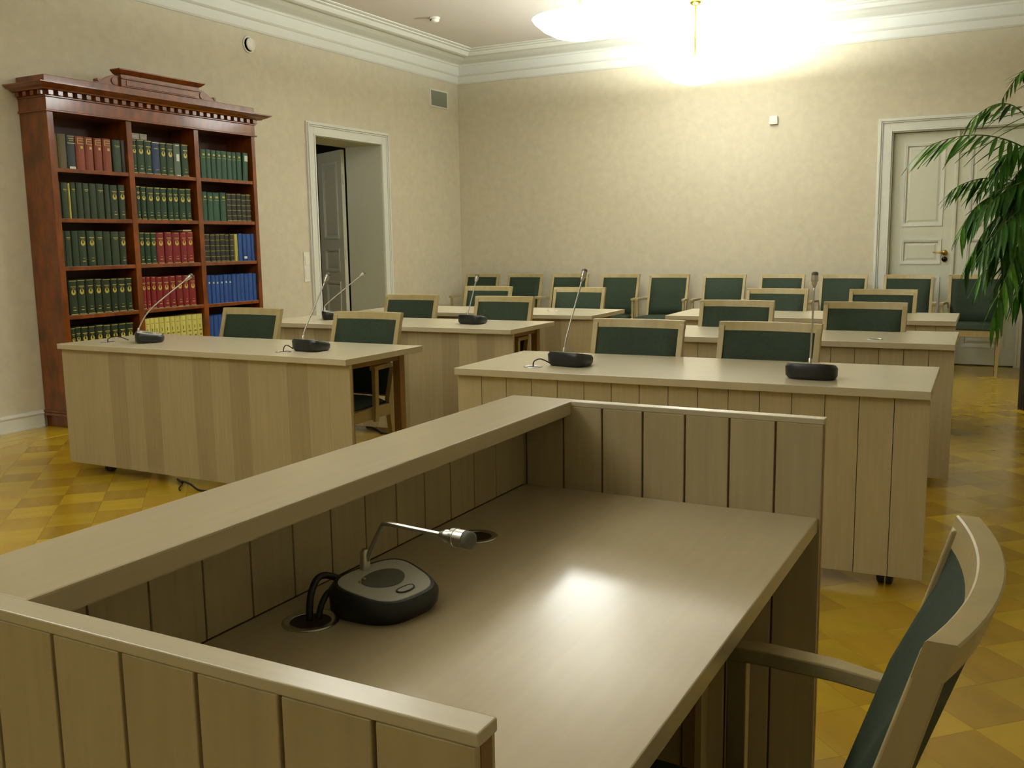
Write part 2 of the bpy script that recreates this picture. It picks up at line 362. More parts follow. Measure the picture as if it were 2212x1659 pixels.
# ------------------------------------------------------------------ row desks
DARK = {'L1': {3, 5, 8, 10, 13}, 'L2': {2, 4, 7, 9, 12, 14}, 'L3': {1, 4, 6, 9, 11, 13}}
def castor(par, x, y):
    b = Mb(); b.box(x-.034, x+.034, y-.028, y+.028, .048, .052)
    b.tube([(x, y, .048), (x, y, .040)], .020, 14)
    for s in (-1, 1): b.tube([(x+s*.003, y+.006, .0225), (x+s*.010, y+.006, .0225), (x+s*.024, y+.006, .0225), (x+s*.029, y+.006, .0225)], [.022, .0225, .021, .012], 18)
    link('castor', b.mesh('castor', 'castor'), par)
def row_desk(key, label, fr, w, d, deg, flush):
    t = thing('conference_desk', label, 'desk', (fr[0], fr[1], 0), math.radians(deg), 'conference desks in three rows')
    # local frame: origin at the near right corner, x runs to the left as negative, y to the back
    b = Mb(); b.box(-w, 0, 0, d, .71, .74)
    link('tabletop', b.mesh('tabletop', 'oak_x'), t, bevel=.002)
    n = 16; pw = w/n
    gap = .0002 if flush else .0011
    for k in range(n):
        tone = 'oak_v_dark' if (flush and k in DARK[key]) else 'oak_v'
        b = Mb(); x0 = -w+k*pw
        b.box(x0+gap, x0+pw-gap, .028, .046, .052, .7095)
        link('plank', b.mesh('plank', tone), t, bevel=0 if flush else .0012)
    b = Mb(); b.box(-w+.004, -.004, .046, .058, .056, .7095)
    link('backing_board', b.mesh('backing_board', 'oak_under'), t)
    for s in (-1, 1):
        x0 = -w+.10 if s < 0 else -.125
        b = Mb(); b.box(x0, x0+.025, .059, d-.085, .668, .7095); link('apron', b.mesh('apron', 'oak_under'), t)
        x0 = -w+.09 if s < 0 else -.135
        b = Mb(); b.box(x0, x0+.045, d-.085, d-.04, .05, .7095); link('leg', b.mesh('leg', 'oak_under'), t, bevel=.002)
    b = Mb(); b.box(-w+.136, -.136, d-.075, d-.055, .668, .7095); link('apron', b.mesh('apron', 'oak_under'), t)
    for x, y in ((-.13, .10), (-w+.24, .10), (-.112, d-.062), (-w+.112, d-.062)): castor(t, x, y)
    return t
row_desk('L1', 'pale oak desk with flush striped front, nearest the bookcase', (-2.78, 3.553), 2.05, .65, -.2, True)
row_desk('L2', 'pale oak striped desk behind the one nearest the bookcase', (-2.765, 5.165), 2.05, .65, 1.2, True)
row_desk('L3', 'farthest of the three left-hand pale oak striped desks', (-2.735, 6.35), 2.05, .68, 1.2, True)
row_desk('R1', 'pale oak desk with grooved front planks, nearest of the right-hand row', (-.263, 3.55), 1.885, .70, 1.9, False)
row_desk('R2', 'middle one of the three right-hand pale oak desks with grooved front', (-.285, 5.165), 1.885, .70, 1.8, False)
row_desk('R3', 'farthest of the three right-hand pale oak desks with grooved front', (-.365, 6.59), 1.885, .71, 1.6, False)

# ------------------------------------------------------------------ near writing desk with raised screen
t = thing('screened_desk', 'large pale oak desk in the foreground with raised plank screens on three sides', 'desk', (0, 0, 0))
ZT = .932
b = Mb(); b.box(-.955, -.325, .565, 1.84, .71, .74)
link('desktop', b.mesh('desktop', 'oak_y'), t, bevel=.002)
b = Mb(); b.box(-1.0, -.842, .563, 1.872, .902, ZT)
link('top_shelf', b.mesh('top_shelf', 'oak_y'), t, bevel=.003)
def end_screen(y0, y1, xl):
    b = Mb(); b.box(-.985, -.3195, y0+.006, y1-.006, .052, ZT-.012)
    link('screen_core', b.mesh('screen_core', 'oak_under'), t)
    b = Mb(); b.box(xl, -.318, y0, y1, ZT-.011, ZT)
    o = link('edge_strip', b.mesh('edge_strip', 'oak_x'), t, bevel=.0014)
    e = [-.318-.0905*k for k in range(8)]+[-.985]
    e = [q for q in e if q >= -.985]
    if e[-1] != -.985: e.append(-.985)
    for a, c in zip(e, e[1:]):
        if a-c < .02: continue
        for ya, yb in ((y0, y0+.0075), (y1-.0075, y1)):
            b = Mb(); b.box(c+.0022, a-.0022, ya, yb, .05, ZT-.0112)
            link('plank', b.mesh('plank', 'oak_v'), t, bevel=.0012)
end_screen(.537, .565, -.985); end_screen(1.84, 1.868, -.843)
b = Mb(); b.box(-.979, -.961, .566, 1.839, .052, .9015)
link('screen_core', b.mesh('screen_core', 'oak_under'), t)
ys = [.566]+[.624+.0905*k for k in range(13)]+[1.839]
for a, c in zip(ys, ys[1:]):
    b = Mb(); b.box(-.9605, -.955, a+.0014, c-.0014, .741, .9015); link('plank', b.mesh('plank', 'oak_v'), t, bevel=.001)
    b = Mb(); b.box(-.985, -.9795, a+.0014, c-.0014, .05, .9015); link('plank', b.mesh('plank', 'oak_v'), t, bevel=.001)
b = Mb(); b.box(-.545, -.532, 1.79, 1.8385, .10, .7095); link('support_batten', b.mesh('support_batten', 'oak_chair'), t)
b = Mb(); b.box(-.93, -.90, .566, 1.839, .645, .7095); link('apron', b.mesh('apron', 'oak_under'), t)
for x, y in ((-.94, .62), (-.94, 1.78), (-.36, .552), (-.36, 1.852)): castor(t, x, y)

def grommet(x, y, label, z=.74):
    g = thing('cable_grommet', label, 'cable grommet', (x, y, z), group='round cable grommets set into desk tops')
    b = Mb(); n = 28
    pr = [(.040, .0002), (.0405, .0015), (.038, .0028), (.030, .0024), (.029, .0004)]
    b.sweep([[(r*math.cos(2*math.pi*k/n), r*math.sin(2*math.pi*k/n), q) for k in range(n)] for r, q in pr], cap=False)
    link('ring', b.mesh('ring', 'chrome', True), g)
    link('hole', Mb().lathe([(.003, .0003), (.0295, .0003), (.0295, .0008), (.003, .0008)], 28).mesh('hole', 'castor'), g)
    return g
grommet(-.871, 1.010, 'round cable grommet with cables, nearest on the foreground desk')
grommet(-.857, 1.454, 'round black cable hole beyond the microphone tip on the foreground desk')
grommet(-.676, 5.30, 'bare cable grommet on the middle right-hand desk')
grommet(-3.235, 6.735, 'bare cable grommet on the farthest left-hand desk')

# ------------------------------------------------------------------ chairs
def curve_y(x, sag=.034, hw=.2275): return sag*(1-(x/hw)**2)
def back_y(z): return (z-.45)*.29
def make_chair():
    t = thing('armchair', 'x', 'chair')
    # rear legs running up as stiles
    for s in (-1, 1):
        b = Mb(); rings = []
        for z, yc, dep, xw in ((0, .075, .030, .026), (.20, .045, .034, .028), (.36, .022, .040, .030), (.45, .018, .040, .030), (.60, .018+back_y(.60), .036, .029), (.885, .0145+back_y(.885), .0285, .026)):
            xo = s*(.2275-.0004); xi = s*(.2275-xw)
            y0, y1 = yc-dep/2, yc+dep/2
            rings.append([(xi, y0, z), (xo, y0, z), (xo, y1, z), (xi, y1, z)])
        b.sweep(rings); link('rear_leg', b.mesh('rear_leg', 'oak_chair'), t, bevel=.0025)
    # curved top rail
    b = Mb(); rings = []
    for k in range(17):
        x = -.2275+.455*k/16; c = curve_y(x); f = .0 if k in (0, 16) else 0
        y0 = back_y(.90)+c; y1 = y0+.029; yl = back_y(.862)+c
        y0 += .0; c_ = .002
        rings.append([(x, yl, .862), (x, y0-c_*.3, .9005-c_), (x, y0+c_, .9005), (x, y1-c_, .9005), (x, y1, .9005-c_), (x, yl+.029, .862)])
    b.sweep(rings); me = b.mesh('top_rail', 'oak_chair'); link('top_rail', me, t)
    # lower back rail
    b = Mb(); rings = []
    for k in range(9):
        x = -.1975+.395*k/8; y0 = .032+curve_y(x)*.45
        rings.append([(x, y0, .455), (x, y0+.010, .50), (x, y0+.024, .50), (x, y0+.016, .455)])
    b.sweep(rings); link('lower_rail', b.mesh('lower_rail', 'oak_chair'), t)
    # upholstered back pad
    b = Mb(); rows = []
    nz, nx = 10, 14
    def pad(face):
        g = []
        for j in range(nz+1):
            z = .470+.392*j/nz; r = []
            for i in range(nx+1):
                x = -.199+.398*i/nx; e = min(1, (1-abs(2*i/nx-1))*5)*min(1, (1-abs(2*j/nz-1))*4)
                y = back_y(z)+curve_y(x)*(.45+.55*j/nz)+.006
                r.append(b.bm.verts.new((x, y-.006-.030*e**.6*min(1, (1-j/nz)*2.2+.12) if face == 0 else y+.018, z)))
            g.append(r)
        for j in range(nz):
            for i in range(nx): b.bm.faces.new([g[j][i], g[j][i+1], g[j+1][i+1], g[j+1][i]])
        return g
    f, k_ = pad(0), pad(1)
    for j in range(nz):
        for c in (0, nx): b.bm.faces.new([f[j][c], f[j+1][c], k_[j+1][c], k_[j][c]])
    for i in range(nx):
        for r in (0, nz): b.bm.faces.new([f[r][i], f[r][i+1], k_[r][i+1], k_[r][i]])
    me = b.mesh('backrest_pad', 'green_fabric'); smooth_by_angle(me, 50); link('backrest_pad', me, t)
    # seat frame and cushion
    b = Mb()
    for s in (-1, 1):
        b.hexa([(s*.205, .0, .365), (s*.2275, .0, .365), (s*.25, -.44, .365), (s*.2275, -.44, .365), (s*.205, .0, .425), (s*.2275, .0, .425), (s*.25, -.44, .425), (s*.2275, -.44, .425)])
    b.box(-.226, .226, -.445, -.42, .365, .425); b.box(-.195, .195, .0, .022, .365, .425)
    link('seat_frame', b.mesh('seat_frame', 'oak_chair'), t, bevel=.002)
    b = Mb(); n = 12; g = []
    for j in range(n+1):
        v_ = j/n; y = -.452+.448*v_; hw = .236-.032*v_; r = []
        for i in range(n+1):
            u_ = 2*i/n-1; e = (1-abs(u_)**6)*(1-abs(2*v_-1)**6)
            r.append(b.bm.verts.new((u_*hw, y, .437+.038*max(e, 0)**.5)))
        g.append(r)
    lo = [[b.bm.verts.new((q.co.x*.985, q.co.y, .426)) for q in r] for r in g]
    for j in range(n):
        for i in range(n):
            b.bm.faces.new([g[j][i], g[j][i+1], g[j+1][i+1], g[j+1][i]]); b.bm.faces.new([lo[j][i], lo[j+1][i], lo[j+1][i+1], lo[j][i+1]])
    for k in range(n):
        for r in (0, n): b.bm.faces.new([g[r][k], g[r][k+1], lo[r][k+1], lo[r][k]]); b.bm.faces.new([g[k][r], g[k+1][r], lo[k+1][r], lo[k][r]])
    me = b.mesh('seat', 'green_fabric'); smooth_by_angle(me, 50); link('seat', me, t)
    for s in (-1, 1):
        b = Mb(); b.sweep([[(s*.218, -.43, z), (s*(.218+w_), -.43, z), (s*(.218+w_), -.43+w_, z), (s*.218, -.43+w_, z)] for z, w_ in ((0, .024), (.365, .034))])
        link('front_leg', b.mesh('front_leg', 'oak_chair'), t, bevel=.002)
        # arm: flat top piece from the stile forward, splayed post down to the seat frame
        b = Mb(); rings = []
        for y, x, w_, z in ((.062, .235, .024, .648), (-.02, .250, .034, .652), (-.12, .259, .038, .652), (-.192, .262, .038, .650)):
            rings.append([(s*(x-w_/2), y, z-.024), (s*(x+w_/2), y, z-.024), (s*(x+w_/2), y, z), (s*(x-w_/2), y, z)])
        b.sweep(rings); link('armrest', b.mesh('armrest', 'oak_chair'), t, bevel=.003)
        b = Mb(); rings = []
        for z, x, y, w_ in ((.355, .2535, -.166, .022), (.45, .2565, -.166, .024), (.626, .258, -.166, .027)):
            rings.append([(s*(x-w_/2+.002), y-.015, z), (s*(x+w_/2), y-.015, z), (s*(x+w_/2), y+.015, z), (s*(x-w_/2+.002), y+.015, z)])
        b.sweep(rings); link('arm_post', b.mesh('arm_post', 'oak_chair'), t, bevel=.002)
    return t
G1 = 'green upholstered oak armchairs pushed under the desks'; G2 = 'green upholstered oak armchairs lined up along the back wall'
proto = make_chair()
chairs = [
 # x, Ytop (front of the rail at z .9), yaw, label, group
 (-.063, 1.147, -90, 'oak armchair with green upholstery at the right edge, drawn up to the foreground desk', None),
 (-4.105, 4.36, 0, 'green oak armchair at the desk nearest the bookcase, left one', G1),
 (-3.204, 4.30, 0, 'green oak armchair at the desk nearest the bookcase, right one', G1),
 (-3.972, 5.88, 0, 'left of the two green armchairs behind the middle left-hand desk', G1),
 (-3.188, 5.86, 0, 'right of the two green armchairs behind the middle left-hand desk', G1),
 (-4.069, 7.20, 0, 'left of the two green armchairs behind the farthest left-hand desk', G1),
 (-3.187, 7.14, 0, 'right of the two green armchairs behind the farthest left-hand desk', G1),
 (-1.600, 4.26, 0, 'left of the two green armchairs behind the nearest right-hand desk', G1),
 (-.990, 4.28, -2, 'right of the two green armchairs behind the nearest right-hand desk', G1),
 (-1.542, 5.80, 0, 'left of the two green armchairs behind the middle right-hand desk', G1),
 (-.801, 5.80, 0, 'right of the two green armchairs behind the middle right-hand desk', G1),
 (-1.623, 7.24, 0, 'left of the two green armchairs behind the farthest right-hand desk', G1),
 (-.884, 7.26, 0, 'right of the two green armchairs behind the farthest right-hand desk', G1)]
ORD = ['leftmost', 'second from left', 'third from left', 'fourth from left', 'fifth from left', 'fifth from right', 'fourth from right', 'third from right', 'second from right', 'rightmost, partly behind palm leaves']
for k, x in enumerate((-5.794, -5.212, -4.630, -4.008, -3.438, -2.824, -2.217, -1.607, -1.001, -.415)):
    chairs.append((x, 10.12, 0, 'green oak armchair against the back wall, '+ORD[k], G2))
for k, (x, yt, rz, lab, grp) in enumerate(chairs):
    c = proto if k == 0 else copy_tree(proto)
    a = math.radians(rz); off = Vector((-math.sin(a), math.cos(a)))*back_y(.9)
    if k == 0: c.location = (x-back_y(.9), yt, 0); c.rotation_euler = (0, 0, math.radians(-90))
    else: c.location = (x-off.x, yt-off.y, 0); c.rotation_euler = (0, 0, a)
    c['label'] = lab
    if grp: c['group'] = grp
    elif 'group' in c: del c['group']

# ------------------------------------------------------------------ microphones
def sup(a, b_, e, n=40, cy=0, z=0, tz=0):
    out = []
    for k in range(n):
        t_ = 2*math.pi*k/n; c, s = math.cos(t_), math.sin(t_)
        x = a*abs(c)**e*(1 if c > 0 else -1); y = b_*abs(s)**e*(1 if s > 0 else -1)
        taper = 1-.16*(y/b_)          # narrower towards the user side
        out.append((x*taper, y+cy, z-tz*y))
    return out
body_me = None
def mic(label, x, y, deg, stem, sc=1.1):
    """origin under the rear middle of the base; local +y points at the user; stem: (forward, height) pairs above the desk"""
    global body_me
    m_ = thing('desk_microphone', label, 'microphone', (x, y, .74), math.radians(deg), 'gooseneck microphones on the desks')
    cy = .052
    if body_me is None:
        b = Mb(); b.sweep([sup(.074, .062, .62, cy=cy, z=.0), sup(.083, .070, .62, cy=cy, z=.012, tz=.02), sup(.084, .071, .62, cy=cy, z=.036, tz=.16), sup(.077, .065, .62, cy=cy, z=.046, tz=.17)])
        me1 = b.mesh('base', 'mic_body'); smooth_by_angle(me1, 40)
        b = Mb(); b.sweep([sup(.072, .060, .62, cy=cy, z=.0445, tz=.17), sup(.071, .059, .62, cy=cy, z=.0475, tz=.17)])
        me2 = b.mesh('top_plate', 'mic_plate'); smooth_by_angle(me2, 30)
        b = Mb(); b.sweep([sup(.042, .028, 1, cy=cy-.008, z=.0492, tz=.17), sup(.041, .027, 1, cy=cy-.008, z=.0500, tz=.17)])
        me3 = b.mesh('speaker_grille', 'mic_grille')
        b = Mb()
        ro = sup(.019, .008, .8, n=24, cy=0, z=0); ri = sup(.0165, .006, .8, n=24, cy=0, z=0)
        f = lambda q, dz: (q[0], q[1]+cy+.040, .0484-.17*(q[1]+.040)+dz)
        b.sweep([[f(q, 0) for q in ro], [f(q, .0012) for q in ro], [f(q, .0012) for q in ri], [f(q, 0) for q in ri]], closed=False, cap=False)
        me4 = b.mesh('talk_button_rim', 'mic_body')
        b = Mb(); b.sweep([[f(q, 0) for q in ri], [f(q, .0009) for q in ri]]); me5 = b.mesh('talk_button', 'mic_plate')
        b = Mb(); b.tube([(.028, cy-.025, .052), (.028, cy-.025, .0545)], .0026, 10); b.tube([(.041, cy-.022, .052), (.041, cy-.022, .0545)], .0026, 10)
        me6 = b.mesh('signal_lamp', 'gold')
        body_me = (me1, me2, me3, me4, me5, me6)
    bs = link('base', body_me[0], m_)
    tp = link('top_plate', body_me[1], m_); tp['label'] = 'silver grey top plate'
    for q, nm in zip(body_me[2:], ('speaker_grille', 'talk_button_rim', 'talk_button', 'signal_lamp')): link(nm, q, tp)
    for o_ in (bs, tp): o_.scale = (sc, sc, sc)
    # stem
    P = [(0, s_*.95+.0, h_) for s_, h_ in stem]
    b = Mb(); b.tube([(0, P[0][1], .030), (0, P[0][1], .050), (0, P[0][1]+.001, .078), (0, P[0][1]+.002, .082)], [.0085, .008, .007, .004], 14)
    link('stem_socket', b.mesh('stem_socket', 'chrome', True), m_)
    V = [Vector(p) for p in P]; pts = []
    for k in range(len(V)-1):
        p0 = V[max(k-1, 0)]; p1 = V[k]; p2 = V[k+1]; p3 = V[min(k+2, len(V)-1)]
        for s_ in range(6):
            u_ = s_/6; pts.append(.5*((2*p1)+(p2-p0)*u_+(2*p0-5*p1+4*p2-p3)*u_*u_+(3*p1-p0-3*p2+p3)*u_**3))
    pts.append(V[-1])
    b = Mb(); b.tube(pts, .0036, 10); link('gooseneck', b.mesh('gooseneck', 'chrome', True), m_)
    d = (V[-1]-V[-2]).normalized(); e = V[-1]
    b = Mb(); b.tube([e-d*.010, e, e+d*.001, e+d*.012, e+d*.0125, e+d*.020, e+d*.0205, e+d*.036], [.0045, .0075, .009, .0095, .0125, .0135, .0128, .0128], 18)
    me = b.mesh('capsule', 'chrome'); smooth_by_angle(me, 28); h_ = link('capsule', me, m_)
    b = Mb(); b.tube([e+d*.036, e+d*.037, e+d*.046, e+d*.050], [.0120, .0122, .0118, .006], 18); link('capsule_grille', b.mesh('capsule_grille', 'mic_grille', True), h_)
    return m_
def arc(n, f): return [f(k/(n-1)) for k in range(n)]
def cable(label, pts, r=.003, z0=None):
    V = [Vector(p) for p in pts]; out = []
    for k in range(len(V)-1):
        p0 = V[max(k-1, 0)]; p1 = V[k]; p2 = V[k+1]; p3 = V[min(k+2, len(V)-1)]
        for s_ in range(6):
            u_ = s_/6; out.append(.5*((2*p1)+(p2-p0)*u_+(2*p0-5*p1+4*p2-p3)*u_*u_+(3*p1-p0-3*p2+p3)*u_**3))
    out.append(V[-1])
    b = Mb(); b.tube(out, r, 8); o = link('cable', b.mesh('cable', 'cable', True)); tag(o, label, 'cable'); return o
mic('black desk microphone with silver plate on the foreground desk', -.846, 1.108, -99, [(0, .052), (.012, .080), (.038, .120), (.052, .1285), (.11, .130), (.170, .131)], .90)
mic('black gooseneck microphone leaning far right, on the desk nearest the bookcase', -4.42, 3.785, -45, [(0, .052), (.008, .09), (.049, .156), (.115, .219), (.286, .346)])
mic('black gooseneck microphone at the right end of the desk nearest the bookcase', -3.205, 3.76, -12, [(0, .052), (.004, .085), (.026, .126), (.165, .345)])
mic('black gooseneck microphone on the middle left-hand desk, half behind a chair back', -4.455, 5.475, -50, [(0, .052), (.004, .08), (.022, .115), (.275, .304)])
mic('black gooseneck microphone at the right end of the middle left-hand desk', -3.235, 5.445, -12, [(0, .052), (.006, .08), (.024, .121), (.09, .277)])
mic('black gooseneck microphone at the left end of the nearest right-hand desk', -1.725, 3.705, -12, [(0, .052), (.005, .09), (.024, .140), (.14, .366)])
mic('black gooseneck microphone at the right end of the nearest right-hand desk', -.698, 3.69, -2, [(0, .052), (.003, .09), (.012, .15), (.035, .355)])
# cables from each unit down its grommet
def desk_cable(label, gx, gy, tx, ty, h=.03):
    cable(label, [(gx, gy, .742), (gx+.003, gy+.004, .742+h*.7), ((gx+tx)/2-.005, (gy+ty)/2, .742+h), (tx, ty, .752)], .0028)
cable('upper of two thick black cables from the grommet to the foreground microphone', [(-.868, 1.004, .744), (-.872, 1.014, .778), (-.876, 1.038, .796), (-.868, 1.062, .790), (-.852, 1.080, .772)], .005)
cable('lower of two thick black cables from the grommet to the foreground microphone', [(-.862, 1.016, .744), (-.862, 1.026, .764), (-.860, 1.042, .776), (-.852, 1.058, .770), (-.842, 1.066, .760)], .0045)
for gx, gy, tx, ty, lab in ((-4.60, 3.72, -4.50, 3.78, 'left microphone of the desk nearest the bookcase'), (-3.29, 3.705, -3.27, 3.755, 'right microphone of the desk nearest the bookcase'),
                            (-1.845, 3.645, -1.79, 3.70, 'left microphone of the nearest right-hand desk')):
    grommet(gx, gy, 'chrome grommet beside the '+lab)
    desk_cable('thin black cable looping at the '+lab, gx, gy, tx, ty)
cable('tangled black cable on the floor under the front of the bookcase-side desk', [(-4.05, 3.66, .01), (-3.95, 3.60, .012), (-3.93, 3.58, .03), (-3.87, 3.58, .02), (-3.78, 3.55, .006), (-3.69, 3.56, .006), (-3.55, 3.60, .006)], .0055)
cable('short black cable end beside the tangled floor cable', [(-3.93, 3.58, .012), (-3.90, 3.53, .006), (-3.86, 3.50, .006)], .004)
cable('black cable on the floor behind the desk nearest the bookcase', [(-4.05, 5.38, .006), (-3.98, 5.33, .008), (-3.90, 5.30, .006), (-3.80, 5.22, .006), (-3.70, 5.19, .006), (-3.55, 5.24, .006)], .006)

# ------------------------------------------------------------------ bookcase
BX0, BX1 = XL+.004, -5.94
bc = thing('bookcase', 'tall reddish-brown mahogany bookcase with dentil cornice and scrolled crest', 'bookcase', (0, 0, 0))
def bpart(name, boxes, m='mahogany', bev=.003):
    b = Mb()
    for q in boxes: b.box(*q)
    return link(name, b.mesh(name, m), bc, bevel=bev)
bpart('side_panel', [(BX0, BX1, 4.45, 4.50, .11, 2.205)]); bpart('side_panel', [(BX0, BX1, 6.42, 6.462, .11, 2.205)])
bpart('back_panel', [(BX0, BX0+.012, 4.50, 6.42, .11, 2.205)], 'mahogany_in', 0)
bpart('divider', [(BX0+.012, BX1-.004, 5.11, 5.16, .12, 2.205)]); bpart('divider', [(BX0+.012, BX1-.004, 5.77, 5.82, .12, 2.205)])
SHZ = [1.828, 1.483, 1.147, .803, .46, .135]
for z in SHZ:
    for a, c in ((4.50, 5.11), (5.16, 5.77), (5.82, 6.42)):
        bpart('shelf', [(BX0+.012, BX1-.008, a, c, z-.028, z)], 'mahogany', .002)
bpart('plinth', [(BX0, BX1-.01, 4.46, 6.45, 0, .085)])
bpart('base_moulding', [(BX0, BX1+.022, 4.43, 6.485, .085, .105), (BX0, BX1+.010, 4.44, 6.474, .105, .122)])
bpart('frieze', [(BX0, BX1+.004, 4.447, 6.465, 2.215, 2.30)])
bpart('frieze_moulding', [(BX0, BX1+.016, 4.436, 6.478, 2.203, 2.216)])
bpart('bed_moulding', [(BX0, BX1+.012, 4.44, 6.472, 2.30, 2.312)])
y = 4.452
while y < 6.45:
    bpart('dentil', [(BX1+.004, BX1+.036, y, y+.036, 2.312, 2.340)], 'mahogany', 0); y += .0755
for x in (BX0+.02, BX0+.10, BX0+.18, BX0+.255):
    bpart('dentil', [(x, x+.036, 4.415, 4.447, 2.312, 2.340)], 'mahogany', 0); bpart('dentil', [(x, x+.036, 6.465, 6.497, 2.312, 2.340)], 'mahogany', 0)
b = Mb(); rings = []
for e, z in ((.0, 2.312), (.0, 2.341), (.045, 2.343), (.050, 2.350), (.078, 2.362), (.100, 2.376), (.106, 2.378), (.106, 2.386), (-.01, 2.392)):
    rings.append([(BX0, 4.447-e, z), (BX1+.004+e, 4.447-e, z), (BX1+.004+e, 6.465+e, z), (BX0, 6.465+e, z)])
b.sweep(rings); link('cornice', b.mesh('cornice', 'mahogany'), bc)
bpart('blocking_course', [(BX0, BX1+.006, 4.445, 6.467, 2.388, 2.446)])
bpart('crest_block', [(BX1-.062, BX1+.008, 5.085, 5.845, 2.446, 2.535)])
bpart('crest_panel', [(BX1+.008, BX1+.013, 5.13, 5.80, 2.455, 2.495)], 'mahogany', .002)
bpart('crest_bead', [(BX1+.008, BX1+.018, 5.085, 5.845, 2.500, 2.508)], 'mahogany', .002)
b = Mb(); rings = []
for e, z in ((0, 2.535), (.012, 2.540), (.030, 2.556), (.036, 2.562), (.036, 2.570), (.0, 2.573)):
    rings.append([(BX1-.062, 5.085-e, z), (BX1+.008+e, 5.085-e, z), (BX1+.008+e, 5.845+e, z), (BX1-.062, 5.845+e, z)])
b.sweep(rings); link('crest_cap', b.mesh('crest_cap', 'mahogany'), bc)
for s, y0 in ((-1, 5.085), (1, 5.845)):
    o_ = [(0, .074), (.05, .076), (.08, .066), (.12, .044), (.155, .026), (.170, .030), (.182, .034), (.193, .026), (.20, .012), (.225, .004), (.225, 0), (0, 0)]
    b = Mb(); pts = [(y0+s*p, 2.446+q) for p, q in o_]
    b.sweep([[(BX1-.05, p, q) for p, q in pts], [(BX1-.012, p, q) for p, q in pts]]); link('scroll', b.mesh('scroll', 'mahogany'), bc, bevel=.002)
    b = Mb(); b.tube([(BX1-.055, y0+s*.182, 2.470), (BX1-.006, y0+s*.182, 2.470)], .013, 18); b.tube([(BX1-.05, y0+s*.045, 2.480), (BX1-.004, y0+s*.045, 2.480)], .028, 22)
    link('scroll_roll', b.mesh('scroll_roll', 'mahogany'), bc, bevel=.002)

